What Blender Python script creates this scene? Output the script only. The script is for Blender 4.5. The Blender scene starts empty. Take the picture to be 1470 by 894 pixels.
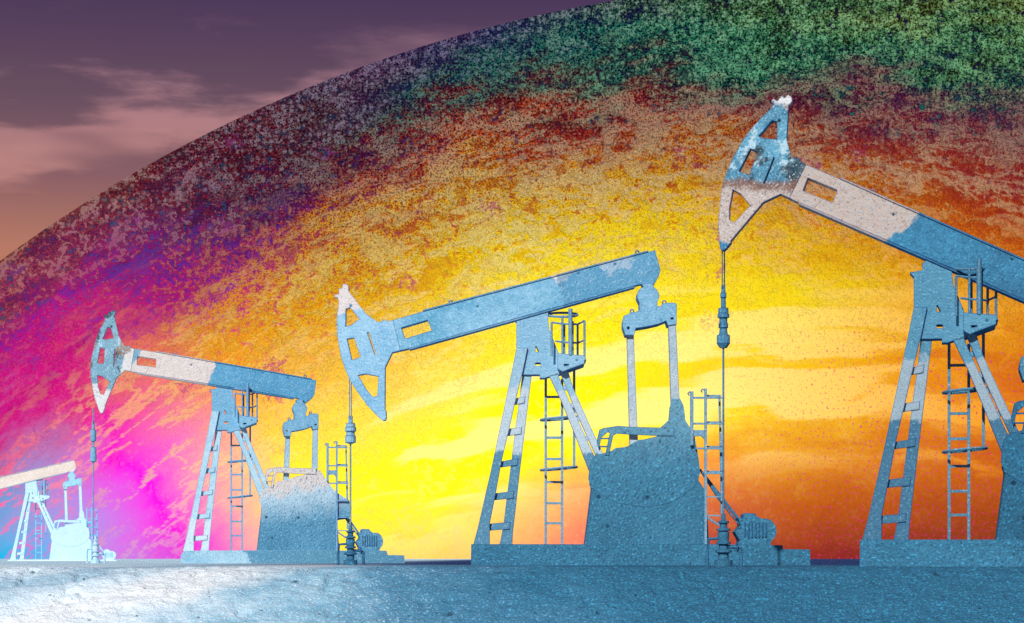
import bpy, bmesh, math, random
import numpy as np
from mathutils import Vector, Matrix
from mathutils.geometry import tessellate_polygon

random.seed(4)
scene = bpy.context.scene
COL = scene.collection
F = 3200.0                     # focal length, in pixels of the 1470 px wide photograph
CAM_Z = 0.2
K = 0.022018                   # metres per photo pixel on the middle pump jack
HOR = 802.0
R = math.radians

def lin(h):
    h = h.lstrip('#')
    c = [int(h[i:i + 2], 16) / 255 for i in (0, 2, 4)]
    return [x / 12.92 if x <= .04045 else ((x + .055) / 1.055) ** 2.4 for x in c]

# ------------------------------------------------------------------ camera
cam = bpy.data.cameras.new('camera')
cam.sensor_width = 36
cam.lens = 36 * F / 1470
cam.shift_y = (HOR - 447) / 1470
cam.clip_start = 0.5
cam.clip_end = 200000
camo = bpy.data.objects.new('camera', cam)
camo.location = (0, 0, CAM_Z)
camo.rotation_euler = (R(90), 0, 0)
COL.objects.link(camo)
scene.camera = camo

# ------------------------------------------------------------------ light
SUN = Vector((-0.25, -0.79, 0.56)).normalized()
sun = bpy.data.lights.new('sun', 'SUN')
sun.energy = 3.95
sun.angle = R(0.6)
sun.color = (1.0, .98, .95)
suno = bpy.data.objects.new('sun', sun)
suno.rotation_euler = SUN.to_track_quat('Z', 'Y').to_euler()
COL.objects.link(suno)

# ------------------------------------------------------------------ node helper
class NT:
    def __init__(self, tree):
        self.t = tree
        self.n = tree.nodes
        self.l = tree.links
    def node(self, kind, **kw):
        x = self.n.new(kind)
        for k, v in kw.items():
            setattr(x, k, v)
        return x
    def put(self, sock, v):
        if v is None:
            return
        if hasattr(v, 'is_output'):
            self.l.new(v, sock)
        elif isinstance(v, (tuple, list)) and len(v) == 3 and sock.type == 'RGBA':
            sock.default_value = (*v, 1)
        else:
            sock.default_value = v
    def math(self, op, a, b=None, c=None, clamp=False):
        x = self.node('ShaderNodeMath', operation=op, use_clamp=clamp)
        for i, v in enumerate((a, b, c)):
            self.put(x.inputs[i], v) if v is not None else None
        return x.outputs[0]
    def vmath(self, op, a, b=None, scale=None):
        x = self.node('ShaderNodeVectorMath', operation=op)
        self.put(x.inputs[0], a)
        if b is not None: self.put(x.inputs[1], b)
        if scale is not None: self.put(x.inputs['Scale'], scale)
        return x.outputs['Value'] if op in ('DOT_PRODUCT', 'LENGTH', 'DISTANCE') else x.outputs[0]
    def ramp(self, v, a, b, lo=0., hi=1., smooth=True):
        x = self.node('ShaderNodeMapRange', interpolation_type='SMOOTHSTEP' if smooth else 'LINEAR')
        for i, q in enumerate((v, a, b, lo, hi)):
            self.put(x.inputs[i], q)
        return x.outputs[0]
    def mix(self, f, a, b, blend='MIX'):
        x = self.node('ShaderNodeMix', data_type='RGBA', blend_type=blend)
        self.put(x.inputs[0], f); self.put(x.inputs[6], a); self.put(x.inputs[7], b)
        return x.outputs[2]
    def noise(self, vec, scale, detail=3., rough=.55, dim='3D', distort=0.):
        x = self.node('ShaderNodeTexNoise', noise_dimensions=dim)
        self.put(x.inputs['Vector'], vec)
        x.inputs['Scale'].default_value = scale
        x.inputs['Detail'].default_value = detail
        x.inputs['Roughness'].default_value = rough
        x.inputs['Distortion'].default_value = distort
        return x.outputs[0]
    def voro(self, vec, scale, feature='F1', dim='3D', out='Distance', rnd=1.):
        x = self.node('ShaderNodeTexVoronoi', feature=feature, voronoi_dimensions=dim)
        self.put(x.inputs['Vector'], vec)
        x.inputs['Scale'].default_value = scale
        x.inputs['Randomness'].default_value = rnd
        return x.outputs[out]
    def sep(self, v):
        x = self.node('ShaderNodeSeparateXYZ'); self.put(x.inputs[0], v)
        return x.outputs
    def comb(self, a, b, c):
        x = self.node('ShaderNodeCombineXYZ')
        for i, v in enumerate((a, b, c)): self.put(x.inputs[i], v)
        return x.outputs[0]
    def bump(self, h, strength, dist, normal=None):
        x = self.node('ShaderNodeBump')
        x.inputs['Strength'].default_value = strength
        x.inputs['Distance'].default_value = dist
        self.put(x.inputs['Height'], h)
        if normal is not None: self.put(x.inputs['Normal'], normal)
        return x.outputs[0]

def new_mat(name):
    m = bpy.data.materials.new(name)
    m.use_nodes = True
    m.node_tree.nodes.clear()
    t = NT(m.node_tree)
    out = t.node('ShaderNodeOutputMaterial')
    p = t.node('ShaderNodeBsdfPrincipled')
    t.l.new(p.outputs[0], out.inputs[0])
    return m, t, p

# ------------------------------------------------------------------ sky
world = bpy.data.worlds.new('World')
scene.world = world
world.use_nodes = True
world.node_tree.nodes.clear()
w = NT(world.node_tree)
wout = w.node('ShaderNodeOutputWorld')
bg = w.node('ShaderNodeBackground')
w.l.new(bg.outputs[0], wout.inputs[0])
sky = w.node('ShaderNodeTexSky', sky_type='NISHITA')
sky.sun_disc = False
sky.sun_elevation = math.asin(SUN.z)
sky.sun_rotation = math.atan2(SUN.x, SUN.y)
tc = w.node('ShaderNodeTexCoord')
D = w.sep(tc.outputs['Generated'])
el = w.math('ARCSINE', D[2])                      # elevation above the horizon, radians
az = w.math('ARCTAN2', D[0], D[1])
cr = w.node('ShaderNodeValToRGB')
w.put(cr.inputs[0], w.ramp(el, 0.0, 0.27, smooth=False))
stops = [(0.0, '#c8744a'), (.36, '#c67e5a'), (.50, '#b87a66'), (.62, '#8a6066'), (.74, '#6a5060'), (.86, '#55405c'), (.95, '#44335a'), (1.0, '#3a2c56')]
e = cr.color_ramp.elements
e[0].position, e[0].color = stops[0][0], (*lin(stops[0][1]), 1)
e[1].position, e[1].color = stops[-1][0], (*lin(stops[-1][1]), 1)
for p_, h_ in stops[1:-1]:
    q = e.new(p_); q.color = (*lin(h_), 1)
grad = cr.outputs[0]
# low bars of cloud: streaked noise in azimuth / elevation
cv = w.comb(w.math('MULTIPLY', az, 16), w.math('MULTIPLY', el, 62), 3.7)
n1 = w.noise(cv, 1.0, 6, .55)
n2 = w.noise(cv, .4, 3, .5)
tilt = w.math('ADD', el, w.math('MULTIPLY', az, -.20))     # cloud bank rises to the right
band = w.math('MULTIPLY', w.ramp(tilt, .220, .244, 1, 0), w.ramp(tilt, .195, .220))
cl = w.ramp(w.math('ADD', n1, w.math('MULTIPLY', band, .34)), .55, .80)
cl = w.math('MULTIPLY', cl, w.math('MULTIPLY', w.ramp(el, .135, .17), w.ramp(el, .222, .243, 1, 0)))
cl = w.math('MULTIPLY', cl, w.ramp(n2, .3, .55))
ccol = w.mix(w.ramp(el, .15, .235), lin('#c98d86'), lin('#a47a8a'))
skyc = w.mix(w.math('MULTIPLY', cl, .85), grad, ccol)
# the rest of the vault keeps the physical sky, the dusk colours ring the horizon
dusk = w.ramp(el, .45, .95, 1, 0)
nis = w.vmath('SCALE', sky.outputs[0], scale=.085)
w.put(bg.inputs[0], w.mix(dusk, nis, skyc))
bg.inputs[1].default_value = 1.0

# ------------------------------------------------------------------ materials
def crust(name, base, alt=None, dark=None, patches=(), grain=1.0, edge='#123a78', gscale=1.0, edge_r=.042, fleck='#d8f0fa', mott=.5, edge_a=.9, spots=()):
    """weathered, mineral-crusted paint.
    patches: (axis vector, offset, noise amplitude, colour, opacity, noise scale): a tone on the far side of a ragged line"""
    m, t, p = new_mat(name)
    co = t.node('ShaderNodeTexCoord').outputs['Object']
    base = lin(base)
    alt = lin(alt) if alt else [c * .8 for c in base]
    dark = lin(dark) if dark else [c * .35 for c in base]
    big = t.noise(co, .75 * gscale, 4, .6)
    med = t.noise(co, 4.2 * gscale, 4, .65)
    fine = t.noise(co, 17 * gscale, 3, .7)
    c = t.mix(t.ramp(t.math('ADD', big, t.math('MULTIPLY', med, .5)), .55, .95), base, alt)
    for cen, rad, amp, colr, ns in spots:
        d = t.math('SUBTRACT', rad, t.vmath('DISTANCE', co, cen))
        d = t.math('ADD', d, t.math('MULTIPLY', t.math('SUBTRACT', t.noise(co, ns, 5, .62), .5), amp))
        c = t.mix(t.ramp(d, 0, .10), c, lin(colr))
    for ax, off, amp, colr, op, ns, *wd in patches:
        d = t.math('SUBTRACT', t.vmath('DOT_PRODUCT', co, ax), off)
        nz = t.math('SUBTRACT', t.noise(co, ns, 5, .62), .5)
        d = t.math('ADD', d, t.math('MULTIPLY', nz, amp))
        c = t.mix(t.math('MULTIPLY', t.ramp(d, 0, wd[0] if wd else .12), op), c, lin(colr))
    # fine mineral flecks and dark pits
    c = t.mix(t.math('MULTIPLY', t.ramp(fine, .54, .74), .62 * mott / .5), c, lin(fleck))
    c = t.mix(t.math('MULTIPLY', t.ramp(fine, .47, .27), .62 * mott / .5), c, dark)
    pit = t.voro(co, 1.3 * gscale)
    c = t.mix(t.ramp(pit, .10, .04), c, dark)
    # thin dark paint left along every edge
    bv = t.node('ShaderNodeBevel'); bv.samples = 4
    bv.inputs['Radius'].default_value = edge_r
    g = t.node('ShaderNodeNewGeometry')
    ed = t.ramp(t.vmath('DOT_PRODUCT', bv.outputs[0], g.outputs['True Normal']), .985, .955)
    c = t.mix(t.math('MULTIPLY', ed, edge_a), c, lin(edge))
    t.put(p.inputs['Base Color'], c)
    p.inputs['Roughness'].default_value = .82
    p.inputs['Specular IOR Level'].default_value = .25
    h = t.math('ADD', t.math('MULTIPLY', fine, .7), t.math('MULTIPLY', med, .9))
    h = t.math('ADD', h, t.math('MULTIPLY', t.ramp(pit, .0, .14), .35))
    t.put(p.inputs['Normal'], t.bump(h, .6 * grain, .085))
    return m

# ------------------------------------------------------------------ mesh helpers
def P(pt, org=(770, 780)):
    return ((pt[0] - org[0]) * K, (org[1] - pt[1]) * K)

def link(name, bm, mat, parent=None, loc=(0, 0, 0)):
    me = bpy.data.meshes.new(name)
    bmesh.ops.recalc_face_normals(bm, faces=bm.faces)
    bm.to_mesh(me); bm.free()
    o = bpy.data.objects.new(name, me)
    if mat: me.materials.append(mat)
    COL.objects.link(o)
    o.location = loc
    if parent is not None: o.parent = parent
    return o

def extrude_poly(bm, outline, holes, y0, y1):
    """outline, holes: lists of (x, z); a solid plate between depths y0 < y1"""
    loops = [outline] + list(holes)
    flat = [Vector((x, z, 0)) for lp in loops for (x, z) in lp]
    tris = tessellate_polygon([[Vector((x, z, 0)) for (x, z) in lp] for lp in loops])
    f = [bm.verts.new((v.x, y0, v.y)) for v in flat]
    b = [bm.verts.new((v.x, y1, v.y)) for v in flat]
    for t in tris:
        try:
            bm.faces.new([f[i] for i in t]); bm.faces.new([b[i] for i in reversed(t)])
        except ValueError:
            pass
    i0 = 0
    for lp in loops:
        n = len(lp)
        for i in range(n):
            a, c = i0 + i, i0 + (i + 1) % n
            try: bm.faces.new((f[a], f[c], b[c], b[a]))
            except ValueError: pass
        i0 += n

def plate(px, holes=(), y0=-.3, y1=.3, bm=None):
    bm = bm or bmesh.new()
    extrude_poly(bm, [P(q) for q in px], [[P(q) for q in h] for h in holes], y0, y1)
    return bm

def rect(bm, x0, y0p, x1, y1p, d0, d1):
    extrude_poly(bm, [P((x0, y0p)), P((x1, y0p)), P((x1, y1p)), P((x0, y1p))], [], d0, d1)

def tube(bm, pts, r, n=7, closed=False):
    pts = [Vector(p) for p in pts]
    rings = []
    m = len(pts)
    for i, p in enumerate(pts):
        a = pts[(i - 1) % m] if (closed or i > 0) else pts[i]
        b = pts[(i + 1) % m] if (closed or i < m - 1) else pts[i]
        d = (b - a).normalized()
        up = Vector((0, 0, 1)) if abs(d.z) < .9 else Vector((0, 1, 0))
        u = d.cross(up).normalized(); v = d.cross(u).normalized()
        rr = r[i] if isinstance(r, (list, tuple)) else r
        rings.append([bm.verts.new(p + (u * math.cos(2 * math.pi * k / n) + v * math.sin(2 * math.pi * k / n)) * rr) for k in range(n)])
    for i in range(m if closed else m - 1):
        A, B = rings[i], rings[(i + 1) % m]
        for k in range(n):
            bm.faces.new((A[k], A[(k + 1) % n], B[(k + 1) % n], B[k]))
    if not closed:
        bm.faces.new(rings[0]); bm.faces.new(rings[-1])

def T(px, y):                                  # photo pixel of the middle jack -> local 3D point
    x, z = P(px)
    return (x, y, z)

def ring_xz(bm, c, y, rad, r):
    x, z = P(c)
    tube(bm, [(x + rad * math.cos(a), y, z + rad * math.sin(a)) for a in [2 * math.pi * i / 12 for i in range(12)]], r, 5, True)

def lathe(bm, cx, cy, prof, n=20):
    """prof: list of (radius, z)"""
    rings = [[bm.verts.new((cx + r * math.cos(2 * math.pi * k / n), cy + r * math.sin(2 * math.pi * k / n), z)) for k in range(n)] for r, z in prof]
    for A, B in zip(rings, rings[1:]):
        for k in range(n):
            bm.faces.new((A[k], A[(k + 1) % n], B[(k + 1) % n], B[k]))
    bm.faces.new(rings[0]); bm.faces.new(rings[-1])

def disc_y(bm, cx, cz, rad, y0, y1, n=32):
    extrude_poly(bm, [(cx + rad * math.cos(2 * math.pi * i / n), cz + rad * math.sin(2 * math.pi * i / n)) for i in range(n)], [], y0, y1)

# ------------------------------------------------------------------ the walking beam and the head, un-tilted about the pivot
PIV = (776.5, 462.0)
TILT = R(14.9)
def U(pt):
    """pixel on the tilted beam of the middle jack -> metres from the pivot with the beam level"""
    x, z = (pt[0] - PIV[0]) * K, (PIV[1] - pt[1]) * K
    c, s = math.cos(TILT), math.sin(TILT)
    return (x * c + z * s, -x * s + z * c)
def plate_u(px, holes, y0, y1, bm=None):
    bm = bm or bmesh.new()
    extrude_poly(bm, [U(q) for q in px], [[U(q) for q in h] for h in holes], y0, y1)
    return bm

BEAM = [(552, 463.4), (565, 460), (608, 447.8), (780, 402.8), (939.3, 360.7), (946.7, 386.7), (946, 395), (941.7, 403.3), (936.5, 411.5),
        (921.8, 411.5), (919.5, 409), (780, 447), (581.7, 502.3), (566, 505.6), (553, 509)]
BEAM_WIN = [(576.7, 471), (614.3, 460), (620, 475), (582.3, 486.7)]
HEAD = [(492.8, 408.4), (498.6, 408.4), (501.5, 411.5), (501.5, 418.4), (526.4, 451), (541.8, 462), (547.8, 463), (550.5, 459.8), (554.5, 459.5), (556.5, 461.5), (565, 460.2),
        (569, 476), (574, 496), (575.6, 503.6), (563.9, 506.7), (553.9, 527.5), (553.5, 587.9), (555.2, 589.9), (555.2, 600.6), (553.9, 603.6), (550.5, 604), (544.5, 599.3), (527.7, 581.8),
        (514.3, 563.1), (502.2, 544.3), (496.2, 529.5), (490.1, 511.4), (485.2, 482.6), (484.4, 465.1), (485.2, 449), (487.4, 435.6), (486, 428), (481.4, 427.6), (481.4, 423.5), (487.4, 422.9),
        (487.4, 414.6), (492, 414.6)]
HEAD_WINS = [[(497.5, 444.3), (503.5, 441.9), (517, 458.4), (504.9, 467.2), (497.2, 469.4)],
             [(499.2, 486.9), (508.9, 485.3), (518.6, 512.7), (506.2, 517.2)],
             [(528, 477.2), (530.4, 477.9), (540.6, 509.4), (539.0, 509.7)],
             [(515, 538.9), (525.7, 536.9), (544.1, 540.5), (542.5, 568.4), (535.7, 569.8), (525.7, 557.7)]]
TAIL_PIN = (929.6, 426.5)

def cable_x_local(px):
    return P(px)

# ------------------------------------------------------------------ one pump jack
def props(o, label=None, cat=None, group=None, kind=None):
    if label: o['label'] = label
    if cat: o['category'] = cat
    if group: o['group'] = group
    if kind: o['kind'] = kind
    return o

def root_at(px, y_px, dist, name):
    o = bpy.data.objects.new(name, None)
    COL.objects.link(o)
    X = (px - 735) / F * dist
    Z = CAM_Z + (HOR - y_px) / F * dist
    o.location = (X, dist, Z)
    o.rotation_euler = (0, 0, -math.atan2(X, dist))     # set square to the line from the road
    return o

def build_static(root, M):
    """tower, ladder, platform, gearbox, guards, motor: the parts every jack shares"""
    # bearing housing with its bracket and the service platform's deck
    house = [(741.4, 503), (741.4, 463), (736.8, 457.6), (745, 456.4), (751.6, 455), (751.6, 447), (762.9, 438.2), (780, 438.2), (787, 449), (787, 459), (788.4, 473.7), (794.4, 488.4),
             (799.1, 500.5), (802.5, 509), (806, 512), (806, 527), (814.2, 536), (788.2, 541), (782, 543.2), (774.8, 543.3), (774.8, 538.4), (763.6, 538.4), (734, 538)]
    holes = [[(768.9, 497.5), (769.6, 497.5), (773.6, 505.8), (768.9, 505.8)], [(768.6, 521.3), (775.9, 521.3), (775.9, 525.7), (768.6, 525.7)]]
    link('bearing_housing', plate(house, holes, -.30, .30), M['tower'], root)
    for name, px, y0, y1 in (
            ('leg', [(741.6, 500), (757.5, 500), (750.6, 534), (741.6, 570), (731.6, 614), (720.6, 660), (712.2, 706), (703.4, 751), (703.4, 782), (679.6, 782), (686, 758.4), (705, 675.6), (734, 538)], -.40, -.16),
            ('leg', [(751.5, 520), (765.6, 520), (763.2, 538.4), (746.2, 677.4), (736.3, 765.2), (735.4, 782), (716.5, 782), (718.5, 776), (723.2, 750), (728.6, 705), (734.6, 658.6), (739.9, 614), (746.2, 569)], -.22, .08),
            ('leg', [(788.2, 540), (800.6, 536), (806, 551), (824, 591), (838.5, 623), (852.5, 654), (906, 782), (891, 782), (843.7, 672), (821.3, 614.8), (806, 577)], -.30, -.04),
            ('leg', [(801.6, 530), (814.2, 530), (823, 558.5), (847.3, 613), (866.9, 655), (921, 782), (907, 782), (854.6, 654), (840, 622), (826, 591)], -.40, -.16)):
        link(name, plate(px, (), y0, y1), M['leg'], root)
    for q4 in (((732, 574), (754, 568.6), (753, 578.5), (730, 583)), ((724, 616), (749, 613.2), (748, 623), (721, 627)), ((712, 663.5), (744, 657.6), (743, 667.4), (710, 672)),
               ((704, 708.5), (738, 704.5), (737, 715), (700, 718.6)), ((695, 752), (733, 748.6), (732, 759), (694, 762))):
        link('cross_brace', plate(list(q4), (), -.25, -.12), M['leg'], root)
    for cx, cy in ((810.5, 555), (821, 580), (829.5, 599), (842.5, 627)):
        link('cross_brace', plate([(cx - 9, cy + 2), (cx + 7, cy - 4), (cx + 8, cy + 3), (cx - 7, cy + 9)], (), -.28, -.14), M['leg'], root)
    # ladder with safety hoops
    bm = bmesh.new()
    for x in (783.6, 807.2):
        rect(bm, x - 1.8, 541, x + 1.8, 782, .62, .70)
    for y in (567, 598.5, 626, 657, 690.4, 721, 750):
        rect(bm, 783.6, y - 1.7, 807.2, y + 1.7, .635, .69)
    lad = link('ladder', bm, M['rail'], root)
    for cy in (598.6, 671.0):
        bm = bmesh.new()
        cx, cz = P((802.5, cy)); ra = 26 * K
        tube(bm, [(cx + ra * math.cos(a), .55 + .55 * math.sin(a), cz + .05 * math.cos(a)) for a in [2 * math.pi * i / 24 for i in range(24)]], .042, 6, True)
        link('safety_hoop', bm, M['rail'], lad)
    bm = bmesh.new()
    rect(bm, 822.8, 524, 826.4, 670, .52, .60)
    link('cage_strip', bm, M['rail'], lad)
    # service platform
    bm = plate([(800, 509.2), (838.8, 512.6), (841, 518.6), (838.4, 519), (838.4, 524), (813.9, 532.7), (808, 535.5), (800, 531)], [[(809, 524.8), (816.5, 524.8), (815.5, 526.4), (810, 527.6)]], -.70, .80)
    pl = link('service_platform', bm, M['tower'], root)
    bm = bmesh.new()
    zt, zm = 466, 492
    post = [(791.6, -.62, 465), (807, -.66, 455.6), (810.4, .74, 462), (822.6, .74, 457), (829.4, .30, 464), (839, .0, 460)]
    for x, y, top in post:
        tube(bm, [T((x, 513), y), T((x, top), y)], .036, 6)
    tube(bm, [T((818.4, 512), -.67), T((818.4, 446), -.67)], .068, 6)
    tube(bm, [T((791.6, 465), -.62), T((807, 467.4), -.66), T((818, 467.8), -.66), T((829.4, 463.5), .3), T((839, 460), .0)], .034, 6)
    tube(bm, [T((797, 491.6), -.62), T((807, 493.4), -.66), T((819, 494), -.66), T((829.4, 490.5), .3), T((839, 487.6), .0)], .034, 6)
    link('railing', bm, M['rail'], pl)
    bm = bmesh.new()
    cx, cz = P((807.5, 451)); ra = 21.2 * K
    tube(bm, [(cx + ra * math.cos(a), .05 + .60 * math.sin(a), cz + .13 * math.sin(a)) for a in [2 * math.pi * i / 24 for i in range(24)]], .042, 6, True)
    link('safety_hoop', bm, M['rail'], pl)
    # gearbox on its skid
    gear = [(838.5, 782), (848.6, 702), (848.6, 690), (852, 655), (883, 646), (900, 641), (920, 632), (947, 626), (975, 618), (1000, 657), (1001, 690), (1011, 704.5), (1016.5, 782)]
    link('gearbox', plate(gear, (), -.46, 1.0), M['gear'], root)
    # belt guard rail above the gearbox
    bm = plate([(856, 634), (859.6, 617.7), (865.5, 615.2), (886.3, 612), (905.7, 613.6), (947, 614.6), (966, 614.6), (966, 626.5), (939.3, 626), (905.7, 624.6), (884.3, 623), (879.6, 626), (873.4, 654), (868, 654), (874.6, 622), (871.8, 621),
                (862.4, 629), (860.4, 640), (858.6, 645)], (), -.50, -.40)
    rect(bm, 860.5, 629, 874, 631, -.48, -.42)
    rect(bm, 859, 640.4, 871.5, 642.6, -.48, -.42)
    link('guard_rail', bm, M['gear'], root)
    # guard frame beside the counterweight
    bm = bmesh.new()
    rect(bm, 988.6, 563.4, 993.4, 640, -.62, -.52)
    hook = [(991, 566), (987.5, 564), (985.4, 566.4), (987.6, 569)]
    for dx, dy in ((0, 0), (18.6, -4)):
        tube(bm, [T((x + dx, y + dy), -.57) for x, y in hook], .026, 6)
    rect(bm, 1008.9, 559.4, 1012.6, 782, -.62, -.52)
    plate([(1030.2, 569.4), (1033, 569.4), (1036.6, 690), (1037, 737), (1033.4, 737), (1033, 690)], (), -.30, -.20, bm)
    for x0, x1, ya, yb in ((991, 1034, 571, 573.6), (991, 1035, 607.8, 610.4), (996, 1036, 643.2, 645.8), (1012, 1036.5, 677.6, 681)):
        rect(bm, x0, ya, x1, yb, -.60, -.50)
    for x0, x1, ya, yb in ((1012, 1033.5, 567.2, 569.6), (1012, 1035, 605.2, 607.4), (1012, 1035.5, 640.2, 642.2), (1012, 1036, 675.6, 677.4)):
        rect(bm, x0, ya, x1, yb, -.30, -.24)
    plate([(990, 618.4), (1011, 618.4), (1011, 633), (1004.5, 626.4), (994, 627.5)], (), -.58, -.40, bm)
    rect(bm, 1012, 712.4, 1033, 714.2, -.58, -.50)
    rect(bm, 1012, 739, 1032, 741, -.58, -.50)
    tube(bm, [T((1013, 743), -.55), T((1030, 754), -.55)], .04, 6)
    link('guard_frame', bm, M['rail'], root)
    # drive belt down to the motor
    bm = bmesh.new()
    plate([(1002, 672), (1006, 673), (1062, 744.5), (1060, 753.6), (1030, 716)], [[(1038.2, 722), (1039.4, 722), (1058.6, 746.4), (1057.5, 748)]], -.12, .02, bm)
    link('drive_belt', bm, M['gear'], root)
    # motor
    mot = [(1052.5, 763.4), (1060.5, 753.7), (1057, 743.4), (1064.5, 743), (1064.5, 738.4), (1067.8, 736.3), (1081.4, 736.8), (1083, 740), (1089.5, 744), (1099, 744.4), (1104, 746.4), (1108, 750.5), (1111, 756), (1112, 762),
           (1110.4, 769.5), (1104, 778), (1104, 782.5), (1057, 782.5), (1059, 774.7)]
    bm = plate(mot, (), -.50, .50)
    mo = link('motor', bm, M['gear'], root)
    bm = bmesh.new()
    for i in range(7):
        x = 1066 + i * 5
        rect(bm, x, 750, x + 1.8, 771, -.545, -.49)
    link('cooling_ribs', bm, M['gear'], mo)
    return root

def build_beam(root, M, angle, bs=1., dx=0., dz=0.):
    """angle: clockwise tilt in degrees as seen from the front (tail down = positive)"""
    bm = plate_u(BEAM, [BEAM_WIN], -.32, .12)
    b = link('walking_beam', bm, M['beam'], root)
    px, pz = P(PIV)
    px += dx * K; pz += dz * K
    b.scale = (bs, 1, bs)
    b.location = (px, 0, pz)
    b.rotation_euler = (0, R(angle), 0)
    # flange plates along the top and bottom of the beam
    for a, c, d in (((608, 447.8), (930, 363.2), 0), ((588, 500.5), (910, 411.8), 1)):
        (x0, z0), (x1, z1) = U(a), U(c)
        fb = bmesh.new()
        h = .045
        if d == 0: z0, z1 = z0 + .002, z1 + .002
        else: z0, z1 = z0 - h - .002, z1 - h - .002
        extrude_poly(fb, [(x0, z0), (x1, z1), (x1, z1 + h), (x0, z0 + h)], [], -.35, .15)
        link('flange', fb, M['beam'], b)
    for q in ((647.3, 434.6), (915, 363.4)):
        eb = bmesh.new()
        x, z = U(q)
        tube(eb, [(x + .055 * math.cos(t), 0, z + .035 + .055 * math.sin(t)) for t in [2 * math.pi * i / 12 for i in range(12)]], .022, 5, True)
        link('lifting_eye', eb, M['beam'], b)
    h = link('horsehead', plate_u(HEAD, HEAD_WINS, -.33, -.02), M['head'], root)
    h.location = (px, 0, pz)
    h.scale = (bs, 1, bs)
    h.rotation_euler = (0, R(angle), 0)
    # where the tail pin ends up
    ux, uz = U(TAIL_PIN)
    ux *= bs; uz *= bs
    a = R(angle)
    return (px + ux * math.cos(a) + uz * math.sin(a), pz - ux * math.sin(a) + uz * math.cos(a))

def build_tail(root, M, pin, left_foot, right_foot):
    """equaliser bar on the tail pin and the two pitman arms that hang from it; feet in pixels of the middle jack"""
    ox, oz = pin[0] - P(TAIL_PIN)[0], pin[1] - P(TAIL_PIN)[1]
    eq = [(921, 408.5), (937, 408.5), (936.4, 413), (941, 417), (945, 423), (945.4, 429), (942.4, 435.9), (942.7, 441.6), (947.8, 441), (949, 437.9), (956.5, 436.5), (968.6, 436.5), (970.2, 439.9), (969.9, 467), (957.6, 469),
          (955.1, 462), (944, 466.5), (931.7, 469.4), (911.8, 472.8), (909.4, 482.6), (897, 482.6), (892.6, 469.2), (893, 461.4), (894.8, 454.7), (901.5, 452.6), (903.5, 449.3), (911.5, 449.6), (917, 446.6), (917, 435.9),
          (913.6, 429), (913.6, 423), (917, 417), (922.3, 414)]
    e = link('equalizer', plate(eq, [[(899.5, 470.5), (902.6, 470.5), (902.6, 474), (899.5, 474)], [(961.5, 457.5), (965.5, 457.5), (965.5, 460), (961.5, 460)]], -.44, .44), M['tail'], root, (ox, 0, oz))
    for c in ((907.2, 446.2), (953.4, 433.6)):
        b = bmesh.new(); ring_xz(b, c, 0, .055, .022)
        link('lifting_eye', b, M['tail'], e)
    def arm(top, foot, wt, wb, y0, y1):
        bm = bmesh.new()
        tx, tz = P(top); tx += ox; tz += oz
        fx, fz = P(foot)
        extrude_poly(bm, [(tx - wt, tz), (tx + wt, tz), (fx + wb, fz), (fx - wb, fz)], [], y0, y1)
        return bm
    link('pitman_arm', arm((904, 476), left_foot, 5 * K, 6.2 * K, -.28, .02), M['pit'], root)
    link('pitman_arm', arm((963.6, 464), right_foot, 5.4 * K, 6.4 * K, -.40, -.10), M['pit'], root)

def build_cable(root, M, px_anchor, scale, x, y_top, y_clamp0, y_clamp1, y_bot, style, base_px):
    """hanging wire, rod clamps and polished rod; all heights in photo pixels of this jack"""
    def L(xx, yy): return ((xx - px_anchor) * K / scale / root.scale.x, (base_px - yy) * K / scale / root.scale.z)
    yd = -.02
    bm = bmesh.new()
    for s in (-.05, .05):
        a, b = L(x, y_top), L(x, y_clamp0 + 4)
        tube(bm, [(a[0] + s * .3, yd + s * 3, a[1]), (b[0] + s * .4, yd + s * 2, b[1])], .017, 6)
    link('bridle_cable', bm, M['rail'], root)
    bm = bmesh.new()
    cx = L(x, 0)[0]
    prof = []
    for fr, r in style:
        prof.append((r, L(x, y_clamp0 + fr * (y_clamp1 - y_clamp0))[1]))
    prof.sort(key=lambda q: q[1])
    lathe(bm, cx, yd, prof, 14)
    link('rod_clamp', bm, M['tower'], root)
    bm = bmesh.new()
    tube(bm, [(cx, yd, L(x, y_clamp1 - 3)[1]), (cx, yd, L(x, y_bot)[1])], .028, 8)
    link('polished_rod', bm, M['rail'], root)

CLAMP_A = [(0, .03), (.001, .055), (.12, .06), (.13, .085), (.2, .085), (.21, .065), (.36, .07), (.37, .14), (.45, .14), (.46, .16), (.52, .16), (.53, .11), (.6, .11), (.62, .13), (.68, .13), (.69, .10), (.78, .12), (.80, .18), (.93, .18), (1, .10)]
CLAMP_B = [(0, .03), (.001, .07), (.25, .075), (.26, .15), (.4, .15), (.41, .18), (.55, .18), (.56, .13), (.7, .14), (.71, .17), (.95, .17), (1, .06)]
CLAMP_C = [(0, .03), (.001, .06), (.2, .07), (.21, .13), (.48, .13), (.5, .05), (.62, .05), (.63, .12), (.85, .15), (.97, .15), (1, .05)]

# materials per jack -------------------------------------------------
def mats(tag_, d):
    return d
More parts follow.
